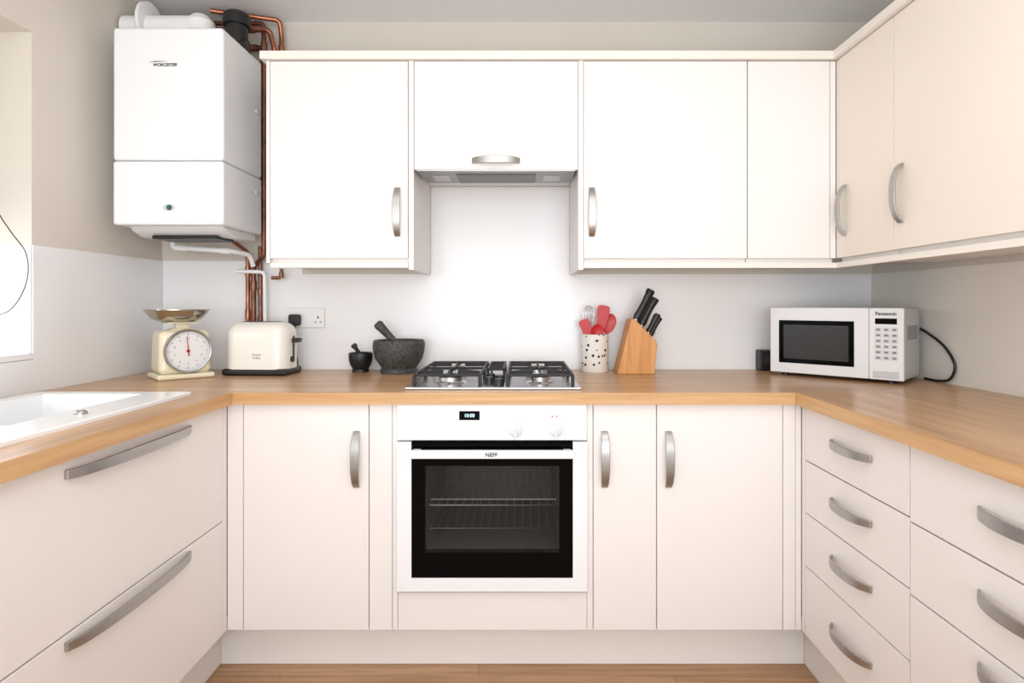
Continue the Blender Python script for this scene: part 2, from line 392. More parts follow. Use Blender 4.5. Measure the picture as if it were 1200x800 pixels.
m.box(-1.03,-0.902,0.3,1.838,zb,ZW,1,3).box(XL+0.006,-1.44,0.3,1.838,zb,ZW,1,3).box(-1.44,-1.03,0.3,0.85,zb,ZW,1,3).box(-1.44,-1.03,1.75,1.838,zb,ZW,1,3)
m.box(0.849,XR-0.006,0.7,1.838,zb,ZW,1,3)
top(m.obj('worktop',None,(WOODX,WOODY,EDGEX,EDGEY),smooth=False),'U-shaped oak-effect worktop with a square edge','worktop')
# ---------------------------------------------------------------- sink
e=thing('kitchen_sink','white ceramic inset sink with bowl and drainer','sink',(-1.23,1.29,ZW))
xs=[-1.462,-1.405,-1.12,-1.0]; ys=[0.79,0.85,1.22,1.29,1.735,1.79]; zt=ZW+0.011
m=M()
def q(a,b,c,d): m.add([a,b,c,d],[(0,1,2,3)])
for i in range(3):
    for j in range(5):
        x0,x1,y0,y1=xs[i],xs[i+1],ys[j],ys[j+1]
        if i==1 and j in (1,3):
            zz=ZW+0.002 if j==1 else 0.74; k=0.0 if j==1 else 0.012
            q((x0+k,y0+k,zz),(x1-k,y0+k,zz),(x1-k,y1-k,zz),(x0+k,y1-k,zz))
            A=[(x0,y0),(x1,y0),(x1,y1),(x0,y1)]; B=[(x0+k,y0+k),(x1-k,y0+k),(x1-k,y1-k),(x0+k,y1-k)]
            for n in range(4):
                n2=(n+1)%4; q((*A[n],zt),(*A[n2],zt),(*B[n2],zz),(*B[n],zz))
        else: q((x0,y0,zt),(x1,y0,zt),(x1,y1,zt),(x0,y1,zt))
for i in range(3):
    for y in (ys[0],ys[-1]): q((xs[i],y,zt),(xs[i+1],y,zt),(xs[i+1],y,ZW),(xs[i],y,ZW))
for j in range(5):
    for x in (xs[0],xs[-1]): q((x,ys[j],zt),(x,ys[j+1],zt),(x,ys[j+1],ZW),(x,ys[j],ZW))
m.obj('basin',e,(SINKW,),bevel=0.007,seg=4,weld=True,ang=60)
m=M()
for k in range(7): m.box(-1.385,-1.14,0.89+k*0.045,0.90+k*0.045,ZW+0.002,ZW+0.008)
o=m.obj('drainer_ridges',e,(SINKW,),bevel=0.003); o['kind']='stuff'
M().lathe([(0,0),(0.014,0),(0.014,0.004),(0.011,0.008),(0,0.008)],(-1.06,1.42,zt)).obj('waste_control',e,(STEEL,))
M().lathe([(0,0),(0.035,0),(0.035,0.003),(0.02,0.001),(0,0.001)],(-1.26,1.5,0.7405)).obj('drain',e,(CHROME,))
# ---------------------------------------------------------------- oven
e=thing('built_in_oven','white built-in single oven with black glass door','oven',(-0.094,2.1,0.283))
m=M(); x0,x1=-0.304,0.116
m.box(-0.385,x0,1.885,2.40,0.29,0.868).box(x1,0.197,1.885,2.40,0.29,0.868).box(x0,x1,1.885,2.40,0.29,0.405).box(x0,x1,1.885,2.40,0.677,0.868).box(x0,x1,2.36,2.40,0.405,0.677)
m.obj('cavity',e,(CAV,),smooth=False)
M().box(-0.391,0.203,1.848,1.885,0.756,0.869).obj('control_panel',e,(OVENW,),bevel=0.003)
dr=M()
yf=1.845
dr.box(-0.391,-0.346,yf,1.884,0.285,0.752).box(0.158,0.203,yf,1.884,0.285,0.752).box(-0.346,0.158,yf,1.884,0.285,0.328)
D=dr.obj('door',e,(OVENW,),smooth=False)
M().box(-0.346,-0.304,yf+0.001,1.88,0.328,0.752).box(0.116,0.158,yf+0.001,1.88,0.328,0.752).box(-0.304,0.116,yf+0.001,1.88,0.328,0.405).box(-0.304,0.116,yf+0.001,1.88,0.677,0.752).obj('glass_surround',D,(BGLASS,),smooth=False)
M().box(-0.304,0.116,yf+0.003,yf+0.006,0.405,0.677).obj('window_pane',D,(OGLASS,),smooth=False)
m=M(); m.box(-0.348,0.160,1.805,1.822,0.709,0.734).box(-0.34,-0.315,1.822,1.846,0.711,0.731).box(0.127,0.152,1.822,1.846,0.711,0.731)
H=m.obj('handle',D,(OVENW,),bevel=0.003)
text('lettering',D,'NEFF',0.017,(-0.094,1.8045,0.7215),INK,bold=0.0004)
for zz,rr in ((0.455,0.0012),(0.530,0.0036)):
    m=M(); m.tube([(x0+0.005,1.92,zz),(x1-0.005,1.92,zz),(x1-0.005,2.33,zz),(x0+0.005,2.33,zz)],rr,8,True)
    for k in range(14): 
        xx=x0+0.03+k*0.0275; m.cyl((xx,1.92,zz),(xx,2.33,zz),rr*0.42,seg=6)
    if rr>0.003: m.tube([(x0+0.005,1.935,zz+0.014),(x1-0.005,1.935,zz+0.014)],0.0025,8)
    m.obj('wire_shelf',e,(RACKM,))
M().box(-0.197,-0.133,1.8465,1.85,0.820,0.848).obj('display',e,(BGLASS,),smooth=False)
text('display_digits',e,'10:00',0.015,(-0.165,1.846,0.834),LED)
for xx in (-0.021,0.105):
    k=M().lathe([(0,0),(0.021,0),(0.020,0.012),(0.017,0.014),(0,0.014)],(xx,1.848,0.790),(0,-1,0),32)
    k.box(xx-0.004,xx+0.004,1.826,1.836,0.772,0.808)
    K=k.obj('knob',e,(KNOBW,),bevel=0.0012)
    m=M()
    for k in range(9):
        a=math.radians(-120+k*30+0); r=0.028
        m.box(xx+r*math.sin(a)-0.001,xx+r*math.sin(a)+0.001,1.8475,1.8482,0.79+r*math.cos(a)-0.001,0.79+r*math.cos(a)+0.001)
    m.obj('dial_marks',K,(INKG,),smooth=False)
M().box(0.092,0.096,1.8472,1.8485,0.829,0.834).obj('indicator_light',e,(RED,),smooth=False)
M().box(0.106,0.110,1.8472,1.8485,0.829,0.834).obj('indicator_light',e,(RED,),smooth=False)
# ---------------------------------------------------------------- extractor hood
e=thing('extractor_hood','slim silver integrated extractor hood under the flap cabinet','extractor hood',(-0.094,2.2,1.645))
M().box(-0.375,0.188,2.116,2.31,1.655,1.678).obj('body',e,(HOODG,),bevel=0.003)
M().box(-0.375,0.188,2.094,2.112,1.653,1.661).obj('visor',e,(STEEL,),bevel=0.002)
M().box(-0.24,0.05,2.15,2.29,1.651,1.656).obj('filter',e,(FILT,),bevel=0.001)
M().box(-0.33,-0.27,2.18,2.26,1.652,1.656).obj('lamp_lens',e,(LENS,),bevel=0.001)
M().box(0.08,0.14,2.18,2.26,1.652,1.656).obj('lamp_lens',e,(LENS,),bevel=0.001)
# ---------------------------------------------------------------- hob
e=thing('gas_hob','stainless steel four-burner gas hob with cast-iron supports','hob',(-0.094,2.14,ZW))
hx0,hx1,hy0,hy1=-0.378,0.190,1.895,2.40
M().box(hx0,hx1,hy0,hy1,ZW,ZW+0.009).obj('tray',e,(STAIN,),bevel=0.004,seg=3)
bz=ZW+0.009
bur=[(-0.245,2.02,0.040),(0.06,2.02,0.030),(-0.245,2.27,0.032),(0.06,2.27,0.048)]
for bx_,by_,r in bur:
    B=M().lathe([(0,0),(r+0.018,0),(r+0.014,0.004),(r,0.007),(r,0.019),(0,0.019)],(bx_,by_,bz)).obj('burner',e,(STAIN,))
    M().lathe([(0,0),(r*0.95,0),(r*0.95,0.005),(r*0.8,0.008),(0,0.008)],(bx_,by_,bz+0.019)).obj('burner_cap',B,(BLACK,))
def grate(gx0,gx1,cs):
    m=M(); zt=bz+0.038; t=0.004
    y0,y1=1.935,2.37
    for y in (y0,(y0+y1)/2,y1): m.box(gx0,gx1,y-t,y+t,zt-0.009,zt)
    for x in (gx0,gx1): m.box(x-t,x+t,y0-t,y1+t,zt-0.009,zt)
    for x in (gx0,gx1):
        for y in (y0,(y0+y1)/2,y1): m.box(x-0.006,x+0.006,y-0.006,y+0.006,bz,zt-0.008)
    for cx,cy,r in cs:
        for sx in (-1,1):
            xe=gx0 if sx<0 else gx1
            a,b=sorted((xe,cx+sx*0.025)); m.prism([(a,zt-0.01),(b,zt-0.01),(b,zt+(0.008 if sx<0 else 0)),(a,zt+(0.008 if sx>0 else 0))],'y',cy-t*0.8,cy+t*0.8)
        for sy in (-1,1):
            ye=(y0 if sy<0 else (y0+y1)/2) if cy<2.14 else ((y0+y1)/2 if sy<0 else y1)
            a,b=sorted((ye,cy+sy*0.025)); m.prism([(a,zt-0.01),(b,zt-0.01),(b,zt+(0.008 if sy<0 else 0)),(a,zt+(0.008 if sy>0 else 0))],'x',cx-t*0.8,cx+t*0.8)
    m.obj('pan_support',e,(IRON,),bevel=0.0015)
grate(-0.352,-0.138,[bur[0],bur[2]]); grate(-0.048,0.165,[bur[1],bur[3]])
m=M(); zt=bz+0.038
for x in (-0.122,-0.066): m.box(x-0.004,x+0.004,2.12,2.37,zt-0.01,zt); m.box(x-0.004,x+0.004,2.12,2.128,bz,zt-0.01); m.box(x-0.004,x+0.004,2.362,2.37,bz,zt-0.01)
for y in (2.124,2.2,2.28,2.366): m.box(-0.122,-0.066,y-0.004,y+0.004,zt-0.01,zt)
m.obj('pan_support',e,(IRON,),bevel=0.0015)
for k in range(4):
    q_=M().lathe([(0,0),(0.018,0),(0.016,0.018),(0.014,0.022),(0,0.022)],(-0.094+(-0.017 if k%2 else 0.017),1.94+k*0.046,bz)); q_.obj('knob',e,(BLACK,))
# ---------------------------------------------------------------- boiler
e=thing('wall_boiler','white wall-mounted gas boiler with lower control flap','boiler',(-1.25,2.25,1.43))
bx0,bx1=-1.447,-1.056
M().box(bx0,bx1,2.087,2.40,1.690,2.160).obj('upper_casing',e,(BOILW,),bevel=0.012,seg=4)
M().box(bx0,bx1,2.087,2.40,1.462,1.688).obj('lower_casing',e,(BOILW,),bevel=0.010,seg=4)
m=M().prism([(2.13,1.463),(2.39,1.463),(2.39,1.435),(2.20,1.430),(2.15,1.445)],'x',bx0+0.03,bx1-0.02); m.obj('base_tray',e,(MSIL,),bevel=0.006)
M().box(-1.36,-1.12,2.17,2.3,1.422,1.435).obj('underside_cover',e,(BLACK,),bevel=0.004)
M().box(bx0+0.02,bx1-0.05,2.39,2.495,1.48,2.14).obj('wall_frame',e,(MSIDE,),bevel=0.003)
text('lettering',e,'WORCESTER',0.0145,(-1.262,2.0865,2.026),INK,ital=0.35,bold=0.0004)
M().prism([(-1.318,2.036),(-1.292,2.040),(-1.250,2.0385),(-1.292,2.0365)],'y',2.0862,2.0868).obj('logo_swoosh',e,(INK,),smooth=False)
M().lathe([(0,0),(0.020,0),(0.020,0.0015),(0,0.0015)],(-1.247,2.087,1.523),(0,-1,0),32,0,1.0,0.62).obj('badge_ring',e,(MSIDE,))
M().lathe([(0,0),(0.010,0),(0.009,0.003),(0,0.003)],(-1.245,2.0865,1.523),(0,-1,0)).obj('control_knob',e,(TEAL,))
for zz in (1.94,1.62): M().box(bx1-0.004,bx1+0.005,2.34,2.38,zz,zz+0.012).obj('side_clip',e,(MSIL,),bevel=0.002)
e=thing('flue_pipe','white horizontal flue pipe with collar above the boiler','flue',(-1.32,2.27,2.161))
M().lathe([(0,0),(0.050,0),(0.050,0.30),(0,0.30)],(-1.215,2.27,2.235),(-1,0,0)).obj('pipe',e,(WHITEP,))
M().lathe([(0.0,0),(0.085,0),(0.085,0.012),(0.06,0.03),(0,0.03)],(-1.42,2.27,2.250),(-1,0,0)).obj('collar',e,(WHITEP,))
m=M().lathe([(0,0),(0.06,0),(0.06,0.05),(0.052,0.06),(0.052,0.10),(0.03,0.125),(0,0.13)],(-1.235,2.27,2.161)); m.obj('elbow',e,(WHITEP,))
e=thing('flue_adaptor','black plastic pipe adaptor on top of the boiler','pipe fitting',(-1.11,2.30,2.161))
M().lathe([(0,0),(0.048,0),(0.048,0.03),(0.040,0.035),(0.040,0.10),(0.050,0.10),(0.050,0.14),(0.04,0.15),(0,0.15)],(-1.11,2.30,2.161)).obj('socket',e,(BLACK,))
M().tube(catmull([(-1.09,2.30,2.20),(-1.065,2.28,2.19),(-1.058,2.25,2.170)]),0.014).obj('cable_grip',e,(BLACK,))
def pipe(label,P,r,mt,fit=None):
    e=thing('pipe',label,'pipe',P[-1])
    Q=[Vector(P[0])]
    for a,b,c in zip(P,P[1:],P[2:]):
        a,b,c=Vector(a),Vector(b),Vector(c); k=min(0.02,(a-b).length*0.4,(c-b).length*0.4)
        p=b+(a-b).normalized()*k; s=b+(c-b).normalized()*k
        for t in (0,0.25,0.5,0.75,1): Q.append(p*(1-t)**2+b*2*t*(1-t)+s*t*t)
    Q.append(Vector(P[-1]))
    M().tube(Q,r,12).obj('tube',e,(mt,))
    for a,b in (fit or []):
        M().cyl(a,b,r*1.3,seg=16).obj('fitting',e,(mt,))
YP=2.478
pipe('copper pipe dropping from the boiler to the worktop',[(-1.150,2.36,1.43),(-1.150,YP,1.40),(-1.150,YP,0.91)],0.0085,COPPER,[((-1.150,YP,1.30),(-1.150,YP,1.34)),((-1.150,YP,1.12),(-1.150,YP,1.16))])
pipe('tall copper pipe rising beside the boiler to the ceiling',[(-1.36,2.44,2.34),(-1.066,2.44,2.34),(-1.066,2.44,1.38),(-1.126,YP,1.34),(-1.126,YP,0.91)],0.0095,COPPERD,[((-1.066,2.44,2.22),(-1.066,2.44,2.26)),((-1.126,YP,1.24),(-1.126,YP,1.28)),((-1.12,2.44,2.34),(-1.16,2.44,2.34))])
pipe('copper pipe running beneath the ceiling and down behind cabinets',[(-1.36,2.41,2.30),(-1.03,2.41,2.30),(-1.03,2.46,2.24),(-1.03,2.465,1.5)],0.0105,COPPER,[((-1.13,2.41,2.30),(-1.09,2.41,2.30)),((-1.03,2.463,2.14),(-1.03,2.463,2.19))])
pipe('thin copper pipe beside the ceiling dropping behind the cabinet',[(-1.25,2.37,2.358),(-1.005,2.45,2.358),(-1.005,2.47,2.30),(-1.005,2.47,2.0)],0.0095,COPPER,[((-1.005,2.47,2.22),(-1.005,2.47,2.26))])
pipe('stout copper pipe along the wall above the boiler',[(-1.40,2.478,2.255),(-1.088,2.478,2.255),(-1.088,2.48,2.22),(-1.088,2.485,2.15)],0.011,COPPERD,[((-1.15,2.478,2.255),(-1.11,2.478,2.255))])
pipe('white plastic condensate pipe running level under the boiler',[(-1.37,2.32,1.43),(-1.37,2.32,1.405),(-1.15,2.34,1.392),(-1.115,2.42,1.385),(-1.112,2.445,1.34)],0.0095,WHITEP,[((-1.19,2.337,1.394),(-1.155,2.34,1.392)),((-1.36,2.321,1.4045),(-1.32,2.325,1.402))])
pipe('white plastic pipe running down to the worktop',[(-1.18,2.445,1.318),(-1.068,2.452,1.316),(-1.068,2.46,0.91)],0.0080,WHITEP)
pipe('copper pipe with solder fittings behind the toaster',[(-1.100,2.482,1.425),(-1.100,2.484,1.30),(-1.100,2.484,0.91)],0.0085,COPPERD,[((-1.100,2.484,1.10),(-1.100,2.484,1.13)),((-1.100,2.484,1.22),(-1.100,2.484,1.25))])
pipe('short copper gas pipe with elbow below the cabinet',[(-1.005,YP-0.01,1.33),(-1.005,YP-0.01,1.292),(-1.045,2.465,1.292)],0.0075,COPPERD,[((-1.005,YP-0.01,1.292),(-1.005,YP-0.01,1.315))])
# ---------------------------------------------------------------- kitchen scale
e=thing('kitchen_scale','cream retro kitchen scale with round dial and metal pan','kitchen scale',(-1.286,2.23,ZW),44,True)
m=M().box(-0.096,0.096,-0.082,0.082,0.0,0.02)
m.obj('base',e,(CREAM,),bevel=0.009,seg=3)
def frus(m,a,b,z0,z1,cy=0):
    (w0,d0),(w1,d1)=a,b
    v=[(-w0,cy-d0,z0),(w0,cy-d0,z0),(w0,cy+d0,z0),(-w0,cy+d0,z0),(-w1,cy-d1,z1),(w1,cy-d1,z1),(w1,cy+d1,z1),(-w1,cy+d1,z1)]
    m.add(v,[(0,3,2,1),(4,5,6,7),(0,1,5,4),(1,2,6,5),(2,3,7,6),(3,0,4,7)])
m=M(); frus(m,(0.088,0.070),(0.084,0.066),0.018,0.178); m.obj('body',e,(CREAM,),bevel=0.022,seg=5)
m=M(); frus(m,(0.07,0.045),(0.03,0.03),0.170,0.186); m.box(-0.022,0.022,-0.022,0.022,0.184,0.206); m.box(-0.055,0.055,-0.05,0.05,0.203,0.210); m.obj('pan_mount',e,(CREAM,),bevel=0.004)
dc=(0.004,-0.069,0.103)
m=M().lathe([(0.071,0),(0.080,0),(0.081,0.010),(0.077,0.017),(0.072,0.014),(0.071,0)],dc,(0,-1,0),48); m.obj('dial_rim',e,(RIM,))
d=M().lathe([(0,0),(0.073,0),(0.073,0.008),(0,0.008)],dc,(0,-1,0),48).obj('dial',e,(DIALW,))
m=M(); yd=dc[1]-0.0087
for k in range(60):
    a=math.radians(k*6); r0=0.062 if k%5 else 0.057; r1=0.068
    p=lambda r,o:(dc[0]+r*math.sin(a)+o*math.cos(a),yd,dc[2]+r*math.cos(a)-o*math.sin(a))
    o=0.0005 if k%5 else 0.001
    m.add([p(r0,-o),p(r0,o),p(r1,o),p(r1,-o)],[(0,1,2,3)])
m.obj('tick_marks',d,(INKG,),smooth=False)
for k in range(10):
    a=math.radians(k*36); text('numeral',d,str(k),0.010,(dc[0]+0.047*math.sin(a),yd,dc[2]+0.047*math.cos(a)),INKG)
m=M()
ta=math.radians(-6)
nd=lambda r,o:(dc[0]+r*math.sin(ta)+o*math.cos(ta),dc[2]+r*math.cos(ta)-o*math.sin(ta))
m.prism([nd(-0.018,-0.0018),nd(-0.018,0.0018),nd(0.055,0.0008),nd(0.055,-0.0008)],'y',yd-0.004,yd-0.0025); m.lathe([(0,0),(0.006,0),(0.005,0.004),(0,0.004)],(dc[0],yd,dc[2]),(0,-1,0),16); m.obj('needle',d,(RED,))
M().lathe([(0,0.211),(0.055,0.211),(0.082,0.220),(0.100,0.240),(0.107,0.252),(0.111,0.254),(0.111,0.256),(0.104,0.255),(0.097,0.243),(0.080,0.224),(0.055,0.214),(0,0.214)],(-0.014,0,0),seg=48).obj('pan',e,(PANM,),ang=60)
# ---------------------------------------------------------------- toaster
e=thing('toaster','cream two-slice toaster with black base and lever','toaster',(-1.027,2.345,ZW),-3,True)
M().box(-0.129,0.125,-0.077,0.077,0,0.026).obj('base',e,(BLACK,),bevel=0.01,seg=3)
m=M().box(-0.128,0.122,-0.074,0.074,0.024,0.206)
bo=m.obj('body',e,(TOAST,),ang=40)
bm=bmesh.new(); bm.from_mesh(bo.data)
zmin=min(v.co.z for v in bm.verts)
ed=[x for x in bm.edges if not all(abs(v.co.z-zmin)<1e-5 for v in x.verts)]
bmesh.ops.bevel(bm,geom=ed,offset=0.052,segments=10,profile=0.5,affect='EDGES'); bm.to_mesh(bo.data); bm.free()
bo.data.polygons.foreach_set('use_smooth',[True]*len(bo.data.polygons)); bo.data.set_sharp_from_angle(angle=math.radians(45))
M().box(0.1215,0.1245,-0.006,0.006,0.05,0.15).obj('lever_slot',e,(BLACK,),smooth=False)
M().box(0.123,0.150,-0.02,0.02,0.125,0.142).obj('lever',e,(BLACK,),bevel=0.004)
M().box(-0.075,0.070,-0.021,-0.005,0.2045,0.2075).obj('bread_slot',e,(BLACK,),smooth=False)
M().box(-0.075,0.070,0.005,0.021,0.2045,0.2075).obj('bread_slot',e,(BLACK,),smooth=False)
M().lathe([(0,0),(0.012,0),(0.011,0.008),(0,0.008)],(0.122,-0.015,0.06),(1,0,0),20).obj('browning_knob',e,(BLACK,))
text('lettering',e,'Russell\nHobbs',0.012,(0.01,-0.0745,0.075),INKG)
e=thing('wall_socket','white double wall socket above the worktop','socket',(-0.909,YB-0.005,1.083))
M().box(-0.983,-0.835,YB-0.015,YB-0.006,1.083,1.167).obj('faceplate',e,(WHITEP,),bevel=0.003)
for x in (-0.925,-0.893): M().box(x-0.008,x+0.008,YB-0.018,YB-0.014,1.138,1.156).obj('rocker_switch',e,(WHITEP,),bevel=0.001)
cx=-0.862
M().box(cx-0.003,cx+0.003,YB-0.0155,YB-0.0145,1.122,1.132).obj('pin_hole',e,(INK,),smooth=False)
M().box(cx-0.014,cx-0.007,YB-0.0155,YB-0.0145,1.105,1.109).obj('pin_hole',e,(INK,),smooth=False)
M().box(cx+0.007,cx+0.014,YB-0.0155,YB-0.0145,1.105,1.109).obj('pin_hole',e,(INK,),smooth=False)
e=thing('power_plug','black power plug and cable in the socket','plug',(-0.957,YB-0.03,0.91))
M().box(-0.978,-0.930,YB-0.045,YB-0.0155,1.093,1.14).obj('plug',e,(BLACK,),bevel=0.008,seg=3)
M().tube(catmull([(-0.954,YB-0.03,1.095),(-0.95,YB-0.035,1.0),(-0.94,YB-0.04,0.93),(-0.97,YB-0.05,0.912),(-1.02,YB-0.06,0.911)]),0.0035,8).obj('cable',e,(BLACK,))
# ---------------------------------------------------------------- mortars
def mortar(label,x,y,R,H,mo,rag=0):
    e=thing('mortar',label,'mortar',(x,y,ZW),0,True)
    m=M().lathe([(0,0),(R*0.70,0),(R*0.72,H*0.09),(R*0.66,H*0.15),(R*0.74,H*0.24),(R*0.90,H*0.42),(R*0.985,H*0.66),(R,H*0.84),(R*0.99,H*0.95),(R*0.95,H),(R*0.84,H*0.97),(R*0.80,H*0.8),(R*0.6,H*0.45),(R*0.3,H*0.34),(0,H*0.32)],(0,0,0),seg=64)
    if rag:
        m.v=[(v[0]*(1+random.uniform(-rag,rag)),v[1]*(1+random.uniform(-rag,rag)),v[2]) for v in m.v]
    m.obj('bowl',e,(mo,),ang=60)
mortar('large dark granite mortar beside the hob',-0.497,2.385,0.103,0.132,GRAN,0.010)
e=thing('pestle','dark granite pestle leaning in the large mortar','pestle',(-0.47,2.385,0.96))
a=Vector((-0.458,2.385,0.972)); b=Vector((-0.585,2.375,1.108)); d_=(b-a); L=d_.length
M().lathe([(0,0),(0.016,0.004),(0.020,0.02),(0.018,0.045),(0.014,0.08),(0.0145,0.11),(0.018,L-0.025),(0.020,L-0.012),(0.014,L-0.001),(0,L)],a,d_,24).obj('shaft',e,(GRAN,),ang=60)
mortar('small black mortar beside the granite one',-0.660,2.415,0.048,0.078,BLACK)
e=thing('pestle','small black pestle leaning in the small mortar','pestle',(-0.655,2.415,0.945))
a=Vector((-0.640,2.415,0.946)); b=Vector((-0.690,2.41,1.02)); d_=(b-a); L=d_.length
M().lathe([(0,0),(0.009,0.003),(0.011,0.012),(0.008,0.03),(0.008,L-0.02),(0.013,L-0.01),(0.010,L-0.001),(0,L)],a,d_,20).obj('shaft',e,(BLACK,),ang=60)
# ---------------------------------------------------------------- utensil pot
ux,uy=0.297,2.42
e=thing('utensil_pot','white spotted ceramic utensil pot beside the hob','utensil pot',(ux,uy,ZW))
M().lathe([(0,0),(0.052,0),(0.055,0.004),(0.056,0.148),(0.058,0.152),(0.055,0.154),(0.051,0.148),(0.050,0.01),(0,0.008)],(ux,uy,ZW),seg=48).obj('pot',e,(SPOT,),ang=50)
def stick(name,label,tip,base,cat,handle_m,kind,hr=0.004,k_=1.0):
    e=thing(name,label,cat,base)
    a=Vector(base);b=Vector(tip);d=(b-a).normalized();L=(b-a).length
    u=Vector((1,0,0));u=(u-d*u.dot(d)).normalized(); n=d.cross(u)
    hl=L-0.075
    M().cyl(a,a+d*hl,hr,seg=12).obj('handle',e,(handle_m,))
    if kind=='spat' or kind=='spoon':
        N=20;vs=[];fs=[];hw=(0.025 if kind=='spat' else 0.029)*k_; hl2=0.085*k_
        out=[]
        for k in range(N):
            t=2*math.pi*k/N; sx=math.cos(t);sy=math.sin(t)
            if kind=='spat':
                sx=math.copysign(abs(sx)**0.45,sx); sy=math.copysign(abs(sy)**0.45,sy)
                wx=hw*sx*(0.8+0.2*sy)
            else: wx=hw*sx*(1+0.15*sy)
            out.append((wx,hl2/2*(sy+1)))
        c=a+d*(hl-0.01)
        dd=0.0 if kind=='spat' else 0.010
        for side in (1,-1):
            for (wx,hh) in out: vs.append(c+u*wx+d*hh+n*(0.003*side))
        vs.append(c+d*(hl2/2)+n*(0.003+dd)); vs.append(c+d*(hl2/2)+n*(-0.003+dd))
        for k in range(N):
            k2=(k+1)%N; fs+= [(k,k2,2*N),(N+k2,N+k,2*N+1),(k,N+k,N+k2,k2)]
        M().add(vs,fs).obj('head',e,(RED,),ang=60)
    if kind=='whisk':
        m=M(); c=a+d*(hl-0.01); H=0.10; W=0.024
        for k in range(5):
            an=math.pi*k/5; r_=u*math.cos(an)+n*math.sin(an)
            P=[c-r_*0.003,c-r_*W*0.6+d*H*0.35,c-r_*W+d*H*0.7,c-r_*W*0.6+d*H*0.95,c+d*H,c+r_*W*0.6+d*H*0.95,c+r_*W+d*H*0.7,c+r_*W*0.6+d*H*0.35,c+r_*0.003]
            m.tube(catmull(P,5),0.0011,6)
        m.obj('wires',e,(CHROME,),ang=80)
stick('whisk','steel balloon whisk standing in the spotted pot',(ux-0.024,uy+0.022,1.160),(ux-0.008,uy+0.024,0.93),'whisk',CHROME,'whisk')
stick('spatula','large red silicone spatula standing in the spotted pot',(ux+0.036,uy-0.008,1.165),(ux-0.006,uy-0.01,0.93),'spatula',STEEL,'spat',k_=1.15)
stick('serving_spoon','red serving spoon standing in the spotted pot',(ux+0.068,uy+0.008,1.144),(ux+0.016,uy+0.006,0.93),'spoon',RED,'spoon')
stick('spatula','short red spatula leaning in the spotted pot',(ux-0.050,uy-0.02,1.120),(ux+0.02,uy-0.015,0.925),'spatula',RED,'spat')
stick('ladle','small red ladle standing among the utensils in the pot',(ux+0.008,uy-0.028,1.115),(ux+0.002,uy-0.022,0.925),'ladle',RED,'spoon',k_=0.85)
# ---------------------------------------------------------------- knife block
e=thing('knife_block','light wooden knife block with slanted slotted top','knife block',(0.45,2.38,ZW))
kb=M().prism([(0.374,ZW),(0.520,ZW),(0.532,1.026),(0.515,1.050),(0.440,1.126),(0.428,1.122)],'y',2.325,2.435)
kb.obj('block',e,(BAMB,),bevel=0.003)
def knife(x,y,z,L,r,dirv,label):
    e=thing('kitchen_knife',label,'knife',(x,y,z),group='knives in the wooden block')
    d=Vector(dirv).normalized(); o=Vector((x,y,z)); u=Vector((d.z,0,-d.x)); n=Vector((0,1,0))
    prof=[(0,0.75),(0.12,1.0),(0.3,0.85),(0.55,0.8),(0.8,0.95),(0.95,1.15),(1.0,0.9)]
    vs=[];fs=[];S_=12
    for t,k in prof:
        for j in range(S_):
            a=2*math.pi*j/S_; vs.append(o+d*(t*L)+u*(r*k*math.cos(a))+n*(r*0.62*k*math.sin(a)))
    for i in range(len(prof)-1):
        for j in range(S_): j2=(j+1)%S_; fs.append((i*S_+j,i*S_+j2,(i+1)*S_+j2,(i+1)*S_+j))
    fs.append(tuple(range(S_))); fs.append(tuple((len(prof)-1)*S_+j for j in range(S_)))
    H=M().add(vs,fs).obj('handle',e,(BLACK,),ang=60)
    M().cyl(o-d*0.018,o+d*0.003,r*0.6,seg=12).obj('bolster',e,(RIM,))
DV=(0.46,0,0.89)
knife(0.452,2.355,1.120,0.135,0.016,DV,'large black-handled knife in the block')
knife(0.480,2.385,1.096,0.125,0.016,DV,'medium black-handled knife in the block')
knife(0.468,2.412,1.108,0.10,0.010,DV,'black knife steel in the block')
knife(0.500,2.345,1.068,0.085,0.011,DV,'small black-handled knife in the block')
knife(0.514,2.375,1.055,0.085,0.011,DV,'small black-handled knife in the block')
knife(0.508,2.410,1.062,0.085,0.011,DV,'small black-handled knife in the block')
# ---------------------------------------------------------------- microwave
e=thing('microwave_oven','silver-white microwave oven angled in the corner','microwave',(0.972,2.318,ZW),-45,True)
W,Dp,z0,z1=0.450,0.245,0.013,0.262
M().box(0.004,W-0.002,0.022,Dp,z0,z1-0.002).obj('casing',e,(MSIDE,),bevel=0.006,seg=3)
for x in (0.04,0.40):
    for y in (0.05,0.21): M().cyl((x,y,0),(x,y,0.014),0.014,seg=16).obj('foot',e,(BLACK,))
d=M().box(0,0.3435,0,0.022,z0,z1).obj('door',e,(MSIL,),bevel=0.003,seg=3)
M().box(0.034,0.298,-0.0015,0.002,z0+0.038,z1-0.048).obj('window_pane',d,(BGLASS,),bevel=0.001)
M().box(0.052,0.280,-0.002,0.0,z0+0.055,z1-0.065).obj('window_mesh',d,(MESHD,),smooth=False)
p=M().box(0.3445,W,0,0.022,z0,z1).obj('control_panel',e,(MSIL,),bevel=0.003,seg=3)
M().box(0.364,0.430,-0.001,0.001,z1-0.056,z1-0.036).obj('display',p,(BGLASS,),smooth=False)
text('lettering',p,'Panasonic',0.0165,(0.397,-0.0008,z1-0.020),INK,bold=0.0003)
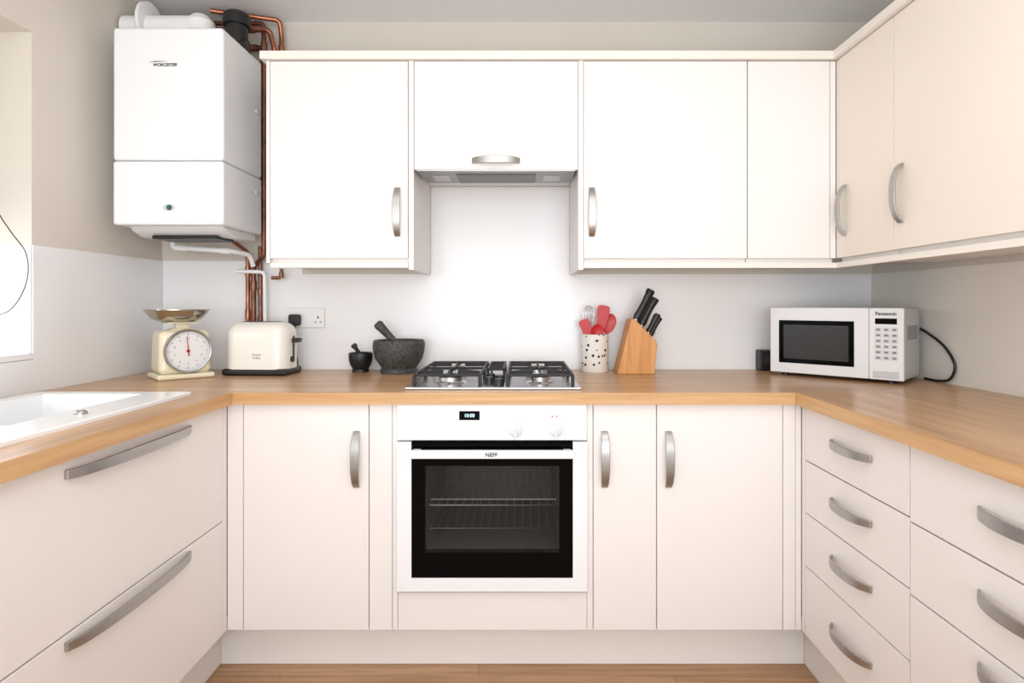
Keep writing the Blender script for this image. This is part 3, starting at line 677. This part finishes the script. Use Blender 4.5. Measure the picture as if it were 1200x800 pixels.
for r in range(6):
    for c in range(3):
        B=M().box(0.364+c*0.0245,0.384+c*0.0245,-0.002,0.001,z1-0.082-r*0.0195,z1-0.068-r*0.0195).obj('button',p,(MSIDE,),bevel=0.001)
        bxx=0.374+c*0.0245; bzz=z1-0.075-r*0.0195
        M().box(bxx-0.005,bxx+0.005,-0.0024,-0.0019,bzz-0.0018,bzz+0.0018).obj('button_mark',B,(INK,),smooth=False)
M().box(0.358,0.436,-0.003,0.001,z0+0.008,z0+0.03).obj('door_button',p,(MSIDE,),bevel=0.002)
m=M()
for k in range(9): m.box(W-0.0025,W-0.0012,0.06+k*0.016,0.068+k*0.016,0.15,0.20)
o=m.obj('vents',e,(INKG,),smooth=False); o['kind']='stuff'
e=thing('power_cable','black power cable looping behind the microwave','cable',(1.46,2.10,0.91))
M().tube(catmull([(1.470,2.215,1.10),(1.470,2.15,1.08),(1.470,2.06,1.035),(1.470,2.01,0.975),(1.468,2.03,0.925),(1.468,2.09,0.912),(1.470,2.16,0.912)]),0.0045,10).obj('cord',e,(BLACK,))
e=thing('small_speaker','small black box standing beside the microwave','speaker',(1.01,2.47,ZW))
M().box(0.985,1.045,2.445,2.50,ZW,ZW+0.085).obj('case',e,(BLACK,),bevel=0.006,seg=3)
M().lathe([(0,0),(0.018,0),(0.017,0.002),(0,0.002)],(1.012,2.445,ZW+0.045),(0,-1,0),24).obj('grille',e,(INK,))
e=thing('blind_chain','beaded roller-blind pull chain hanging at the window','blind chain',(-1.55,1.80,1.1))
P=[(-1.66,1.80,1.96),(-1.66,1.80,1.6),(-1.60,1.80,1.47),(-1.555,1.80,1.40),(-1.512,1.80,1.34),(-1.505,1.80,1.27),(-1.53,1.80,1.20),(-1.575,1.80,1.155),(-1.64,1.80,1.16),(-1.68,1.80,1.3),(-1.68,1.80,1.6),(-1.68,1.80,1.96)]
M().tube(catmull(P,8),0.0018,6).obj('cord',e,(CHAIN,))
e=thing('roller_blind','beige roller blind drawn partly down over the window','blind',(-1.74,1.16,1.98))
M().cyl((-1.74,0.58,1.99),(-1.74,1.83,1.99),0.028).obj('roll',e,(CORN,))
M().box(-1.770,-1.767,0.59,1.825,1.42,1.99).obj('fabric',e,(BLIND,),smooth=False)  # out of view; let down to keep sky light off the upper reveal
M().box(-1.775,-1.762,0.59,1.825,1.40,1.42).obj('bottom_bar',e,(CORN,),bevel=0.002)
# ---------------------------------------------------------------- camera / lights
cam=bpy.data.cameras.new('camera'); co=bpy.data.objects.new('camera',cam); S.collection.objects.link(co)
co.location=(0,0,1.18); co.rotation_euler=(math.radians(90),0,0)
cam.sensor_width=36; cam.lens=693/1200*36; cam.shift_x=-12/1200; cam.shift_y=-43/1200; cam.clip_start=0.05
S.camera=co
def area(name,loc,tgt,sx,sy,en,c):
    l=bpy.data.lights.new(name,'AREA'); l.shape='RECTANGLE'; l.size=sx;l.size_y=sy;l.energy=en;l.color=c
    o=bpy.data.objects.new(name,l); S.collection.objects.link(o); o.location=loc
    o.rotation_euler=(Vector(tgt)-Vector(loc)).to_track_quat('-Z','Y').to_euler()
    return o
area('front_fill',(0.0,-2.3,1.55),(0,2.4,0.95),2.8,1.4,43,(0.94,0.975,1))  # added fill behind the camera for the cabinet fronts, not a room fitting
area('window_light',(XL-0.62,1.0,1.55),(1,1.3,1.1),1.3,1.0,22,(0.93,0.97,1))
area('upward_fill',(0,-0.4,1.0),(0,0.1,2.37),1.4,0.9,25,(0.96,0.98,1))  # added fill behind the camera, aimed up to brighten the ceiling
area('overhead_fill',(0,0.55,2.36),(0,0.5501,0),1.6,1.0,11,(0.95,0.975,1))  # added unseen overhead fill for side faces and worktop, no known fitting
wd=bpy.data.worlds.new('world'); S.world=wd; wd.use_nodes=True
bg=wd.node_tree.nodes['Background']; bg.inputs[0].default_value=(0.94,0.975,1,1); bg.inputs[1].default_value=1.45
